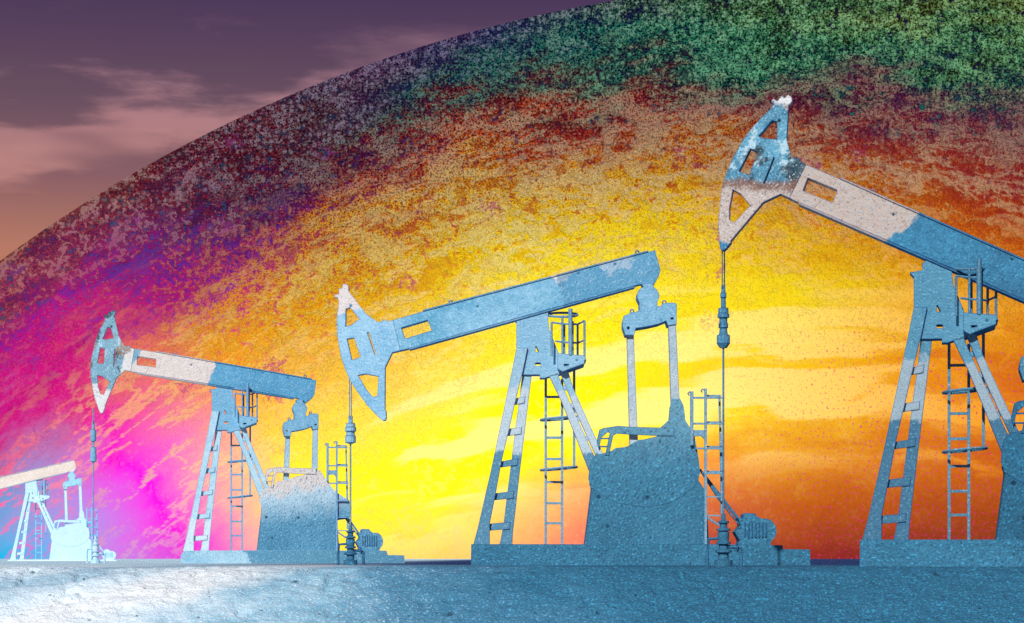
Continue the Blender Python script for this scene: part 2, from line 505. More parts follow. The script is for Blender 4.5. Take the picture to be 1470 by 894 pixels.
# middle jack: pale blue all over, bare primer on the head's tip, a bleached strip near the tail
BL = '#8fc4e0'
M2 = {
    'beam': crust('paint_pale_blue_beam', BL, '#5fa6c9', '#2f6f96', [((1, 0, 0), .9, 2.2, '#5596ba', .75, .9)], spots=(((2.75, -.32, 1.25), .50, 2.6, '#ffffff', 1.9), ((.95, -.32, 1.2), .36, 1.3, '#e6dcd4', 2.6), ((.93, -.32, .93), .10, .3, '#2a4656', 3.5))),
    'head': crust('paint_pale_blue_head', '#9ccbe6', '#7db8da', '#3f86b0', [((0, 0, 1), 1.80, .22, '#ddd5d2', 1, 3.0)]),
    'tower': crust('paint_pale_blue_tower', '#93c3dc', '#7fb4d2', '#3f7fa6'),
    'leg': crust('paint_leg_darker_foot', '#8fbdd6', '#9cc3d6', '#3f7fa6', [((0, 0, -1), -4.9, 1.2, '#c9d6dc', .7, 1.6), ((0, 0, -1), -2.9, .9, '#4a86a4', .95, 1.4)]),  # pale band midway, then darker blue towards the foot
    'rail': crust('paint_rail', '#7fa9be', '#6a9cb8', '#2f5f86', edge_r=.012),
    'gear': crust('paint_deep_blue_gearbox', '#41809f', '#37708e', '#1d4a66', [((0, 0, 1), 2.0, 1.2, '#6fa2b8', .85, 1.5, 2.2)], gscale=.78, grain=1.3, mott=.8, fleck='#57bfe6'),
    'tail': crust('paint_pale_blue_tail', '#82b9d8', '#76aecd', '#3f7fa6'),
    'pit': crust('paint_worn_pitman', '#a3bfcc', '#bccbd2', '#6f6a70', fleck='#e6eef2'),
}
M1 = {
    'beam': crust('paint_beam_bare_primer', '#5fa6cc', '#4f97be', '#2a6a92', [((-1, 0, 0), .75, 1.0, '#dcd3cd', 1, 1.2), ((-1, -.0, .5), 4.7, .5, '#68a4bf', .9, 2.5)]),
    'head': crust('paint_head_streaked', '#86b4c8', '#6c9fb6', '#2a3036', [((0, 0, 0), .05, 1.0, '#b8dbe8', .8, 2.4, .1), ((0, 0, 0), .045, 1.0, '#33434c', .85, 1.4, .08), ((0, 0, 0), .115, 1.0, '#a8805f', .75, 1.15, .05),
                  ((1, 0, -.3), -5.1, .8, '#e4e2e0', .9, 1.5), ((0, 0, -1), .55, 1.2, '#eceae8', .85, 1.6, .3)], mott=.6),
    'tower': crust('paint_tower_pale', '#86bddb', '#6ba9cc', '#3b7fa8'),
    'leg': crust('paint_leg_pale', '#9ecbe2', '#b9dbea', '#4b8fb8', [((0, 0, -1), -1.4, .8, '#d5e6ee', .8, 1.4)]),
    'rail': crust('paint_rail_pale', '#7fb0d0', '#6fa3c6', '#2f5fa0', edge='#2432a0', edge_r=.015),
    'gear': crust('paint_gearbox_dusted', '#5f9dbd', '#4c8aab', '#285a78', [((-.12, 0, 1), .6, 1.4, '#bcd8e6', .9, 1.2, 1.6), ((-.12, 0, 1), 2.0, 1.6, '#dbd3ce', .95, 1.5, .5)], gscale=.78, grain=1.3, mott=.8, fleck='#a9dcf0'),
    'tail': crust('paint_tail_blue', '#7fb6d4', '#6da8ca', '#3b7fa8'),
    'pit': crust('paint_pitman_blue', '#93c0d8', '#a9cadb', '#4b86a8'),
}
M3 = {
    'beam': crust('paint_beam_half_bare', '#3f87ac', '#356f92', '#16405c', [((-1, 0, .5), 1.75, 1.5, '#c0b2a8', 1, 1.1)], fleck='#64c4e8', mott=.6),
    'head': crust('paint_head_rust_stained', '#63a6c2', '#37708e', '#1c2c36', [((0, 0, 0), .03, 1.0, '#b4d6e2', .9, 2.4, .07), ((0, 0, 0), .035, 1.0, '#22313a', .85, 1.25, .08), ((.3, 0, 1), -.6, 1.6, '#a88c7e', .0, 1.8),
                  ((.1, 0, 1), 1.75, .8, '#b49a8e', .85, 2.4, .2), ((0, 0, 1), 2.40, .5, '#e4eaec', .9, 2.5), ((.35, 0, -1), -2.35, .9, '#86604c', .9, 1.2, .25), ((.35, 0, -1), -2.10, .9, '#c2b6ae', 1, 1.2, .25), ((.25, 0, -1), .05, .25, '#3b82a8', 1, 2.0)], mott=.6),
    'tower': crust('paint_tower_blue', '#5f9cb9', '#4d8aa8', '#23566f', fleck='#9ad4e8'),
    'leg': crust('paint_leg_slate_darker_foot', '#5f9ab6', '#4f8aa6', '#2a5a74', [((0, 0, -1), -4.9, 1.0, '#aebcc2', .7, 1.5), ((0, 0, -1), -3.2, .8, '#3a7090', .95, 1.4)], fleck='#9ad4e8'),  # grey band below the top, darker blue from there down
    'rail': crust('paint_rail_slate', '#5a8fa8', '#4a819c', '#1f4a66', edge_r=.012),
    'gear': crust('paint_gearbox_slate', '#2f6c8c', '#2a607c', '#153c54', gscale=.78, grain=1.3, mott=.8, fleck='#3fb0dc'),
    'tail': crust('paint_tail_slate', '#4f8eac', '#427f9c', '#1f4f6a'),
    'pit': crust('paint_pitman_slate', '#7f9fac', '#6f93a4', '#3f5a66'),
}
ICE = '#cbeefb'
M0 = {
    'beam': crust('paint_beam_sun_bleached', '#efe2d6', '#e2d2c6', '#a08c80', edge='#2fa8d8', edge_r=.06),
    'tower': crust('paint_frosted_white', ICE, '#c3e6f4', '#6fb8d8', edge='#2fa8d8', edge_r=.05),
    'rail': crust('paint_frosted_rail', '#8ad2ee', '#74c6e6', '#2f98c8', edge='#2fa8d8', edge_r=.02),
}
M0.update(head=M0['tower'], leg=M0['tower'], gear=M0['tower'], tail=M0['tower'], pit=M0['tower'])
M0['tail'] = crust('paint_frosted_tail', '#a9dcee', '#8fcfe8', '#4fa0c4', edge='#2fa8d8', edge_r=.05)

for M_ in (M1, M2, M3, M0):
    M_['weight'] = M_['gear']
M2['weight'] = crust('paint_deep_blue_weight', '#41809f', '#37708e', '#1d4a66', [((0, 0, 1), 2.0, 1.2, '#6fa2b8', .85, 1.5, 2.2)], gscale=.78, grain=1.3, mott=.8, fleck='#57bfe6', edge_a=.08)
M1['weight'] = crust('paint_weight_dusted', '#5f9dbd', '#4c8aab', '#285a78', [((-.12, 0, 1), .6, 1.4, '#bcd8e6', .9, 1.2, 1.6), ((-.12, 0, 1), 2.0, 1.6, '#dbd3ce', .95, 1.5, .5)], gscale=.78, grain=1.3, mott=.8, fleck='#a9dcf0', edge_a=.08)
def jack(M, px, ypx, scale, label, angle, lf, rf, weight, sx=1., sz=1., first=None, bs=1., dx=0., dz=0., swing=0.):
    dist = K * F / scale
    r = root_at(px, ypx, dist, 'pump_jack')
    r.scale = (sx, 1, sz)
    props(r, label, 'pump jack', 'pump jacks standing in a row across the plain')
    keymap = {'bearing_housing': 'tower', 'leg': 'leg', 'cross_brace': 'leg', 'ladder': 'rail', 'safety_hoop': 'rail', 'cage_strip': 'rail', 'service_platform': 'tower', 'railing': 'rail',
              'gearbox': 'gear', 'guard_rail': 'gear', 'guard_frame': 'rail', 'drive_belt': 'gear', 'motor': 'gear', 'cooling_ribs': 'gear'}
    if first is None:
        build_static(r, M)
    else:
        def cp(o, parent):
            c = o.copy(); COL.objects.link(c); c.parent = parent
            c.material_slots[0].link = 'OBJECT'
            c.material_slots[0].material = M[keymap[o.name.split('.')[0]]]
            for ch in STATICKIDS[o.name]: cp(ch, c)
        for o in STATICTOP: cp(o, r)
    pin = build_beam(r, M, angle, bs, dx, dz)
    build_tail(r, M, (pin[0] + swing, pin[1]), lf, rf)
    for px_, y0, y1 in weight:
        link('counterweight', plate(px_, (), y0, y1), M['weight'], r)
    return r

W2 = [(846, 664), (852, 655), (857, 652), (866, 654), (869, 654), (883, 643.5), (898.4, 642), (906.4, 637), (916.5, 631.8), (936.6, 630.4), (942, 626), (946.7, 614.7), (960.8, 601.6), (959.4, 598.2), (961.4, 576), (963.4, 573.4),
      (974.8, 573.4), (979.5, 582.8), (982, 598), (982, 603.6), (988.3, 613.7), (995, 625), (1001, 657), (1003.5, 679), (1000, 690), (996, 697), (985, 708), (960, 722), (925, 728), (885, 722), (860, 708), (848, 700), (844, 688)]
W2B = [(x + 3, y + 4) for x, y in W2]
def p1px(q): return (770 + (q[0] - 323) / .6615, 780 + (q[1] - 790) / .7126)
W1 = [p1px(q) for q in [(374.7, 730), (371.6, 717.8), (373.8, 705), (392, 701.5), (396.6, 691), (407.6, 689.6), (429.5, 683.6), (445, 683.2), (451, 680), (470, 689), (475, 699), (482.7, 706.8), (500, 717.8), (504, 730.3), (500, 744.4), (486.4, 746), (470, 752), (430, 756), (395, 748)]]

r2 = jack(M2, 770, 780.5, 1.0, 'pale blue pump jack in the middle, horsehead tilted down and beam tail raised', -14.9, (910, 660), (969, 600), [(W2, -.472, -.44), (W2B, 1.02, 1.28)])
STATICKIDS = {o.name: list(o.children) for o in bpy.data.objects}
STATICTOP = [o for o in r2.children if o.name.split('.')[0] in ('bearing_housing', 'leg', 'cross_brace', 'ladder', 'service_platform', 'gearbox', 'guard_rail', 'guard_frame', 'drive_belt', 'motor')]
r1 = jack(M1, 323, 790, .70, 'smaller pump jack with rust streaked head and half cream, half blue beam', 8.6, p1px((410, 692)), p1px((450.5, 686)), [(W1, -.472, -.44)], .945, 1.018, r2, 1.02, -3, -3)
r3 = jack(M3, 1346.2, 774, 1.185, 'largest pump jack, horsehead raised highest, half bare beam sloping out of frame', 25.5, (910, 660), (969, 600), [(W2, -.472, -.44), (W2B, 1.02, 1.28)], 1, 1, r2, dx=-4.2, swing=-.20)
r0 = jack(M0, 46.4, 803, .346, 'small frosted white pump jack farthest away at the left edge of the plain', -14.1, (910, 660), (969, 600), [(W2, -.472, -.44)], 1, .99, r2)
build_cable(r2, M2, 770, 1.0, 503, 544, 597, 637, 762, CLAMP_B, 780.5)
build_cable(r1, M1, 323, .70, 137, 588, 606, 665, 775, CLAMP_C, 790)
build_cable(r3, M3, 1346.2, 1.185, 1038.5, 350, 402, 494, 742, CLAMP_A, 774)

# ------------------------------------------------------------------ pads
pad_mat = crust('pad_crust', '#3c7c9c', '#346f8e', '#1c465e', gscale=.78, grain=1.3, mott=.8, fleck='#4fbbe4', edge='#2a6484')
pad_mat1 = crust('pad_crust_pale', '#a9cfe0', '#86b8d0', '#4a87a6', [((1, 0, .0), .9, 2.0, '#4f8fae', .95, .6)], fleck='#e4f4fa', edge='#7fb0c8')
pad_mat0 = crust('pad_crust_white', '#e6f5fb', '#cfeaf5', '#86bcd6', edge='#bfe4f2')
def pad(root, sect, mat, label, depth=(-2.2, 2.2)):
    o = bpy.data.objects.new('tmp', None)
    bm = bmesh.new()
    bot = -root.location.z / root.scale.z - .35
    out = []
    extrude_poly(bm, [P(q) for q in sect] + [(P(sect[-1])[0] + .02, bot), (P(sect[0])[0] - .02, bot)], [], depth[0], depth[1])
    bpy.data.objects.remove(o)
    p = link('concrete_pad', bm, mat)
    p.matrix_world = Matrix.Translation(root.location) @ root.rotation_euler.to_matrix().to_4x4() @ Matrix.Diagonal((*root.scale, 1))
    props(p, label, 'machine pad', 'pads under the pump jacks')
    return p
pad(r2, [(679.3, 781), (838, 781.2), (842, 780.7), (1016, 781.2), (1112, 782.6), (1112.6, 788), (1150, 788.4)], pad_mat, 'deep blue crusted pad with a low step under the middle pump jack')
pad(r1, [p1px(q) for q in ((261.5, 797), (266, 791), (299, 790.4), (378, 790), (550, 790.4), (552, 796.5), (575.5, 797))], pad_mat1, 'pale dusted pad under the smaller pump jack with the cream beam')
pad(r3, [(680.2, 781), (838, 781.2), (1016, 781.2), (1112, 782.6), (1112.6, 788), (1150, 788.4)], pad_mat, 'deep blue crusted pad under the largest pump jack, running out of frame')
pad(r0, [(672, 781), (838, 781), (1100, 781.5), (1112, 783)], pad_mat0, 'low frosted white pad under the farthest pump jack')

# ------------------------------------------------------------------ wellheads
def wellhead(px, dist, top_px, mat, label):
    X = (px - 735) / F * dist
    H = CAM_Z + (HOR - top_px) / F * dist
    r = bpy.data.objects.new('wellhead', None); COL.objects.link(r)
    r.location = (X, dist, 0)
    r.rotation_euler = (0, 0, -math.atan2(X, dist))
    props(r, label, 'wellhead', 'wellheads under the hanging rods')
    s = H / 1.55
    bm = bmesh.new()
    lathe(bm, 0, 0, [(r_ * s, z * s) for r_, z in [(.26, -.15), (.26, .18), (.15, .2), (.15, .38), (.24, .4), (.24, .47), (.13, .49), (.13, .62), (.21, .64), (.21, .70), (.15, .72), (.17, .86), (.17, .98), (.12, 1.0), (.2, 1.02), (.2, 1.07), (.11, 1.1), (.11, 1.22), (.16, 1.24), (.16, 1.29), (.07, 1.32), (.06, 1.5)]], 18)
    link('stuffing_box', bm, mat, r)
    bm = bmesh.new()
    tube(bm, [(.1 * s, 0, .55 * s), (.36 * s, 0, .55 * s), (.48 * s, 0, .50 * s), (.50 * s, 0, .05 * s), (.50 * s, 0, -.1)], .055 * s, 8)
    tube(bm, [(-.1 * s, 0, .8 * s), (-.42 * s, 0, .78 * s), (-.46 * s, 0, .4 * s), (-.46 * s, 0, -.1)], .05 * s, 8)
    link('flow_pipe', bm, mat, r)
    bm = bmesh.new()
    tube(bm, [(.40 * s + .0, .12 * s * math.cos(a), .55 * s + .12 * s * math.sin(a)) for a in [2 * math.pi * i / 16 for i in range(16)]], .022 * s, 6, True)
    tube(bm, [(.40 * s, -.11 * s, .55 * s), (.40 * s, .11 * s, .55 * s)], .018 * s, 6)
    link('valve_wheel', bm, mat, r)
    return r
well_mat = crust('wellhead_slate', '#3f7c9a', '#356d8a', '#1b465e', fleck='#52b8de', edge_r=.02)
well_mat1 = crust('wellhead_frosted', '#d0ebf6', '#b6dcec', '#6ab0d0', edge='#2fa8d8', edge_r=.02)
wellhead(1038.5, K * F / 1.185 + .02, 735, well_mat, 'slate blue wellhead under the rod of the largest pump jack')
wellhead(503, K * F + .02, 752, M2['gear'], 'blue wellhead under the rod of the middle pump jack')
wellhead(137, K * F / .70 + .02, 768, well_mat1, 'frosted pale wellhead under the rod of the smaller pump jack')

# ------------------------------------------------------------------ noise for the meshes
rng = np.random.default_rng(11)
PERM = rng.random((256, 256))
def vnoise(x, y):
    xi, yi = np.floor(x).astype(int), np.floor(y).astype(int)
    fx, fy = x - xi, y - yi
    fx, fy = fx * fx * (3 - 2 * fx), fy * fy * (3 - 2 * fy)
    g = lambda i, j: PERM[i & 255, j & 255]
    return (g(xi, yi) * (1 - fx) + g(xi + 1, yi) * fx) * (1 - fy) + (g(xi, yi + 1) * (1 - fx) + g(xi + 1, yi + 1) * fx) * fy
def fbm(x, y, oct=4, gain=.5):
    s, a, t = 0, 1, 0
    for i in range(oct):
        s = s + a * vnoise(x * 2 ** i + 17.3 * i, y * 2 ** i + 9.1 * i); t += a; a *= gain
    return s / t

def grid_mesh(name, co, nu, nv, mat, wrap=False):
    me = bpy.data.meshes.new(name)
    n = nu * nv
    iu = nu if wrap else nu - 1
    a = (np.arange(nv - 1)[:, None] * nu + np.arange(iu)[None, :]).ravel()
    b = (np.arange(nv - 1)[:, None] * nu + (np.arange(iu)[None, :] + 1) % nu).ravel()
    q = np.stack([a, b, b + nu, a + nu], 1)
    me.vertices.add(n); me.vertices.foreach_set('co', co.astype(np.float32).ravel())
    me.loops.add(q.size); me.loops.foreach_set('vertex_index', q.ravel().astype(np.int32))
    me.polygons.add(len(q)); me.polygons.foreach_set('loop_start', (np.arange(len(q)) * 4).astype(np.int32))
    me.polygons.foreach_set('loop_total', np.full(len(q), 4, np.int32))
    me.polygons.foreach_set('use_smooth', np.ones(len(q), bool))
    me.update(calc_edges=True); me.validate()
    me.materials.append(mat)
    o = bpy.data.objects.new(name, me); COL.objects.link(o)
    return o

# ------------------------------------------------------------------ ground: a plain that ends in a crusted bank in front of the camera
gm, t, p = new_mat('ground_crust')
co = t.node('ShaderNodeTexCoord').outputs['Object']
big = t.noise(co, .32, 4, .55)
med = t.noise(co, 3.0, 5, .65)
fine = t.noise(co, 19, 3, .7)
X, Y, Z = t.sep(co)
# diagonal white glow at the left end, put into the ground colour
s = t.math('ADD', t.math('MULTIPLY', t.math('ADD', X, .45), -.25), t.math('MULTIPLY', t.math('SUBTRACT', big, .5), 2.2))
s = t.math('ADD', s, t.math('MULTIPLY', t.math('SUBTRACT', med, .5), .55))
c = t.mix(t.ramp(s, -1.0, .9), lin('#326c8c'), lin('#4a8fb2'))
c = t.mix(t.ramp(s, .30, 1.2), c, lin('#8fc2da'))
c = t.mix(t.ramp(s, 1.0, 1.75), c, lin('#e0f3fd'))
streak = t.math('ADD', t.math('ADD', t.math('MULTIPLY', X, -.30), t.math('MULTIPLY', Z, 1.25)), t.math('MULTIPLY', t.noise(co, .9, 3, .5), .9))
c = t.mix(t.math('MULTIPLY', t.ramp(t.math('ABSOLUTE', t.math('SUBTRACT', streak, 2.05)), .55, .1), t.ramp(X, -3.2, -6.5, 0, .95)), c, lin('#f2f7f9'))
c = t.mix(t.math('MULTIPLY', t.ramp(t.math('ABSOLUTE', t.math('SUBTRACT', streak, 3.05)), .5, .1), t.ramp(X, -4.5, -7.5, 0, .75)), c, lin('#86b6cf'))
gr = t.mix(t.ramp(s, -.5, 1.0), lin('#45bce8'), lin('#ffffff'))
c = t.mix(t.math('MULTIPLY', t.ramp(fine, .53, .68), .75), c, gr)
c = t.mix(t.math('MULTIPLY', t.ramp(fine, .48, .32), .65), c, t.mix(t.ramp(s, -.5, 1.2), lin('#1d4860'), lin('#b4d6e6')))
pv = t.voro(co, .8)
c = t.mix(t.math('MULTIPLY', t.ramp(pv, .085, .03), .8), c, lin('#254658'))
pv2 = t.voro(co, 2.6)
c = t.mix(t.math('MULTIPLY', t.ramp(pv2, .11, .05), .55), c, lin('#254658'))
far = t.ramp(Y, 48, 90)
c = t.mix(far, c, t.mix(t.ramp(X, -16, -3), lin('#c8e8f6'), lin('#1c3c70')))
t.put(p.inputs['Base Color'], c)
p.inputs['Roughness'].default_value = .88
p.inputs['Specular IOR Level'].default_value = .2
h = t.math('ADD', t.math('MULTIPLY', fine, .55), t.math('MULTIPLY', med, 1.3))
h = t.math('ADD', h, t.math('MULTIPLY', t.ramp(pv, 0, .12), .5))
h = t.math('ADD', h, t.math('MULTIPLY', t.ramp(pv2, 0, .14), .45))
t.put(p.inputs['Normal'], t.bump(h, 1.0, .085))

gx = np.concatenate([[-4000, -1500, -600, -250, -120, -60, -40, -26], np.arange(-18, 18.01, .045), [26, 40, 60, 120, 250, 600, 1500, 4000]])
gy = np.concatenate([[-60, -20, 0, 15, 28, 36, 39, 41], np.arange(42, 47.6, .045), [48, 48.6, 49.5, 51, 53, 56, 60, 66, 74, 85, 100, 130, 180, 260, 400, 700, 1300, 2400, 4000]])
GX, GY = np.meshgrid(gx, gy)
prof_y = np.array([-100, 38, 41, 42.5, 43.6, 45.0, 46.0, 46.7, 47.4, 48.5, 52])
prof_z = np.array([-1.5, -1.5, -1.5, -1.46, -1.12, -.46, -.10, .004, .0, .0, .0])
GZ = np.interp(GY + (fbm(GX * .35, GY * .1 + 3, 3) - .5) * .30, prof_y, prof_z)
near = np.clip((49 - GY) / 2, 0, 1) * np.clip((22 - abs(GX)) / 4, 0, 1)
GZ += near * ((fbm(GX * .8, GY * .8, 3) - .5) * .10 + (fbm(GX * 4, GY * 4, 3) - .5) * .08 + (fbm(GX * 10 + 40, GY * 10, 2) - .5) * .045)
pits = np.clip(1 - np.abs(fbm(GX * 1.7 + 60, GY * 1.7, 1) - .90) / .08, 0, 1)
GZ -= near * pits * .09
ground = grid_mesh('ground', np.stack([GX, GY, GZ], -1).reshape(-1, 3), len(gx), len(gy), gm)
props(ground, kind='structure')

# ------------------------------------------------------------------ the planet that fills the sky
DP = 60000.0
CVEC = Vector((0.12353523, 0.94211113, -0.31171408)).normalized()
ALPHA = R(32.5597)
RP = DP * math.sin(ALPHA)
ctr = Vector((0, 0, CAM_Z)) + CVEC * DP
zax = -CVEC
upv = (Vector((0, 0, 1)) - zax * Vector((0, 0, 1)).dot(zax)).normalized()
xax = upv.cross(zax).normalized()

# colour charts, with limb darkening and sunset glow put into the tints: rows = distance from the planet's near pole (1 = last row before the dark side), columns = longitude
# fine chart: belt tint, speckle tint, share of speckle
COLS = [-45, -38, -31, -24, -17, -10, -3, 4, 11]  # lower rows of the first column carry a cyan mist glow as colour
ROWS = [1.0, .97, .94, .91, .88, .85, .82, .79, .76, .73, .70, .67, .64, .61]
CHART = {
1.0: '903048 5a1c34 .5|a05040 641c28 .5|7c2430 4a1c24 .5|683044 481c30 .5|343c68 201c50 .55|34583c 181848 .55|4c6c34 242428 .5|6a7c34 3a3018 .5|7c8c40 3a3018 .5',
.97: 'a80c70 6a2090 .5|a02858 6a2068 .5|7c1c30 4c2450 .5|701c28 3c1828 .55|1c6a58 1c1c48 .55|167060 0c2038 .5|347a54 182c24 .5|487c4c 283018 .5|587c3c 24241c .5',
.94: 'c00c80 7a28b0 .5|bc0c78 7024a8 .5|84105c 50308c .5|701c24 40184c .55|8c2420 4a1424 .6|1c5c4c 2a1430 .55|186450 101c28 .5|186454 181c38 .5|3c7454 20283c .55',
.91: 'c81480 8a28b0 .45|cc0c84 c05028 .4|b81470 6a2090 .5|b0501c 701c50 .5|c04c20 8a2418 .55|b03420 7a1420 .5|7c2c38 501838 .55|6c3444 481c4c .55|5c3850 2c584c .55',
.88: '30a0d8 8060c8 .4|d81c84 e07c28 .4|dc8c1c c02c78 .45|d89c24 b84c34 .45|d8a830 b86818 .4|cc8428 a4481c .45|ac4c28 8c2c20 .45|9c4038 8a2028 .5|8c3c3c 741c2c .5',
.85: '20b0e0 40a0d8 .3|e818b8 ec5884 .4|e8a020 e07c1c .4|e4b410 d48c20 .4|e8cc18 d8a014 .3|e4c420 d09818 .35|d09c20 bc681c .4|b44c20 983018 .5|a83c20 8c2418 .5',
.82: '20b4e4 40a8dc .3|f008e0 f020d0 .3|f0ac3c ec8c38 .35|f0c42c e4a820 .3|f4e020 e8c414 .3|f0dc20 dcb418 .3|e0bc18 cc8c14 .35|cc7c18 b85014 .45|bc4c18 a03014 .5',
.79: '20b4e4 50a8dc .3|f008e0 f030d0 .3|fcd848 f4a850 .3|f8cc48 f0b048 .3|fcec28 f4d420 .25|f8e420 e8c818 .3|e8d01c dcb014 .3|d8a018 c87c14 .4|cc7018 b44c18 .45',
.76: '20b4e4 70a0d8 .3|e010d0 c030d0 .3|fcec30 f8cc50 .3|fce454 f8d040 .25|fff01c f8dc14 .2|fcec1c f0d010 .25|ecd418 e0b410 .3|dc9c14 cc7c14 .4|d07c14 b85818 .4',
.73: '20b4e4 70a0d8 .3|e010d0 c030d0 .3|fcf028 f8d840 .3|fff414 fce408 .2|fff808 fce80c .2|f8e020 ecc014 .25|e8bc18 dc9c18 .3|dc9014 cc7018 .35|d07818 bc5818 .4',
.70: '20b4e4 70a0d8 .3|e010d0 c030d0 .3|fce838 f8c850 .3|fff41c fce410 .2|fff40c fcdc0c .2|fcec34 f4cc14 .25|e8bc20 d89c14 .3|d4881c c4681c .35|c86814 ac4c1c .4',
.67: '20b4e4 70a0d8 .3|e010d0 c030d0 .3|f8c868 f4ac60 .3|fcd858 fcc450 .25|f4a860 f08868 .3|ec9c40 dc8038 .3|d89424 c87418 .3|c46c18 b05018 .35|b45814 9c4018 .4',
.64: '20b4e4 70a0d8 .3|e010d0 c030d0 .3|f4b068 f09468 .3|f8bc70 f4a468 .3|ec7c60 e46470 .3|cc6840 bc5038 .35|b45c14 a04c14 .35|a44c14 943c18 .35|8c3c18 783018 .4',
.61: '20b4e4 70a0d8 .3|e010d0 c030d0 .3|e89070 d87868 .3|e09070 d87868 .3|d86868 c85060 .35|a03c30 883030 .35|8c3020 742428 .35|782420 641c30 .35|601c30 501830 .4',
}
def chart_of(C_, rows, ncol):
    out = np.zeros((len(rows), ncol, 3))
    for i, r_ in enumerate(rows):
        for j, cell in enumerate(C_[r_].split('|')):
            out[i, j] = lin(cell.split()[0])
    return out
# coarse charts: pale rubble lying on top, deep colour in the hollows
COLS2 = [-45, -31, -17, -3, 11]
ROWS2 = [1.0, .955, .91, .865, .82, .76, .70, .61]
RUBBLE = {1.0: 'b07860|b09088|7c74a0|94c890|acc468', .955: 'c03c80|986088|4c8878|6cbc90|80bc7c', .91: 'd04880|b86058|c49878|9c7870|907070', .865: 'f060a8|e8b850|e2cc74|c8a078|b08068',
          .82: 'b070d8|f8b850|f0e078|dca850|c87838', .76: 'b070d8|fff080|fff880|f4e050|e89c34', .70: 'b070d8|fcb0c0|fffca0|f8e880|dc8c30', .61: 'b070d8|d060c0|f0b098|a04c38|74282c'}
HOLLOW = {1.0: '305070|204850|1c1c50|14103c|181040', .955: '5a3090|304880|143848|14123c|1c144c', .91: '8028b0|6028a0|502058|10605c|107468', .865: 'a030b8|c02480|b85814|941c28|7a2848',
          .82: '8060c8|e04880|e0a018|c86414|ac3414', .76: '8060c8|f070a0|f4c810|d8a010|c46814', .70: '8060c8|e050c0|f8d408|d89410|b8501c', .61: '8060c8|902890|c85878|701c40|581440'}
A_ = np.zeros((len(ROWS), len(COLS), 3)); B_ = A_.copy(); D_ = np.zeros((len(ROWS), len(COLS)))
for i, r_ in enumerate(ROWS):
    for j, cell in enumerate(CHART[r_].split('|')):
        a, b, d = cell.split()
        A_[i, j], B_[i, j], D_[i, j] = lin(a), lin(b), float(d)
T_ = chart_of(RUBBLE, ROWS2, 5)
C_ = chart_of(HOLLOW, ROWS2, 5)

r_dense = np.concatenate([np.linspace(1.0, .50, 430)])
phi_dense = np.radians(np.linspace(-57, 23, 740))
phi_rest = np.radians(np.linspace(23, 303, 80))[1:-1]
PHI = np.concatenate([phi_dense, phi_rest])
tanA = math.tan(ALPHA)
beta = np.arctan(np.clip(r_dense, 0, 1) * tanA)
theta = np.arcsin(np.clip(DP * np.sin(beta) / RP, -1, 1)) - beta
theta_back = np.linspace(theta[0], math.pi - .002, 40)[1:][::-1]
theta_in = np.linspace(theta[-1], .002, 16)[1:]
TH = np.concatenate([theta_back, theta, theta_in])
RR = np.concatenate([np.full(39, 1.0), r_dense, np.linspace(.50, 0, 16)[1:]])
PH2, TH2 = np.meshgrid(PHI, TH)
_, RR2 = np.meshgrid(PHI, RR)
xs, ys, zs = RP * np.sin(TH2) * np.sin(PH2), RP * np.sin(TH2) * np.cos(PH2), RP * np.cos(TH2)
# chart lookup with a wandering, band-stretched warp so that the belts fray like weather
pd = np.degrees(PH2)
pd = np.where(pd > 180, pd - 360, pd)
pd = (pd - 2.7) / 1.16                            # chart longitude
RC = np.maximum(1 - (1 - RR2) / 1.235, .02)        # chart distance from the near pole
u = pd / 7.0
v = (1 - RC) / .03
wr = (fbm(u * 1.6 + 5, v * .9 + 2, 5, .6) - .5) * 2.3 + (fbm(u * 6 + 31, v * 5 + 7, 4, .65) - .5) * 1.5
wc = (fbm(u * 1.2 + 50, v * .8 + 20, 5, .6) - .5) * 1.0 + (fbm(u * 6 + 90, v * 5 + 77, 4, .65) - .5) * .5
def look(T_, vv, uu):
    vv = np.clip(vv, 0, len(ROWS) - 1.001); uu = np.clip(uu + 45 / 7.0, 0, len(COLS) - 1.001)
    uu = np.where(uu < 1, np.clip(uu, 0, 1) ** 1.0, uu)
    i, j = vv.astype(int), uu.astype(int)
    fi, fj = vv - i, uu - j
    if T_.ndim == 3: fi, fj = fi[..., None], fj[..., None]
    return (T_[i, j] * (1 - fi) + T_[i + 1, j] * fi) * (1 - fj) + (T_[i, j + 1] * (1 - fi) + T_[i + 1, j + 1] * fi) * fj
amp = np.clip((RC - .80) / .12, .30, 1) * np.clip((RC - .60) / .10, .45, 1)
fade = np.clip(v / 1.2, 0, 1)
vv, uu = v + wr * amp * (.35 + .65 * fade), u + wc * amp
ca, cb, cd = look(A_, vv, uu), look(B_, vv, uu), look(D_, vv, uu)
def look2(tab):
    r_at = 1 - vv * .03
    iv = np.interp(-r_at.ravel(), [-q for q in ROWS2], range(len(ROWS2))).reshape(r_at.shape)
    iu = np.clip((uu * 7 + 45) / 14, 0, 3.999)
    iv = np.clip(iv, 0, len(ROWS2) - 1.001)
    i, j = iv.astype(int), iu.astype(int)
    fi, fj = (iv - i)[..., None], (iu - j)[..., None]
    return (tab[i, j] * (1 - fi) + tab[i + 1, j] * fi) * (1 - fj) + (tab[i, j + 1] * (1 - fi) + tab[i + 1, j + 1] * fi) * fj
ct, cc = look2(T_), look2(C_)
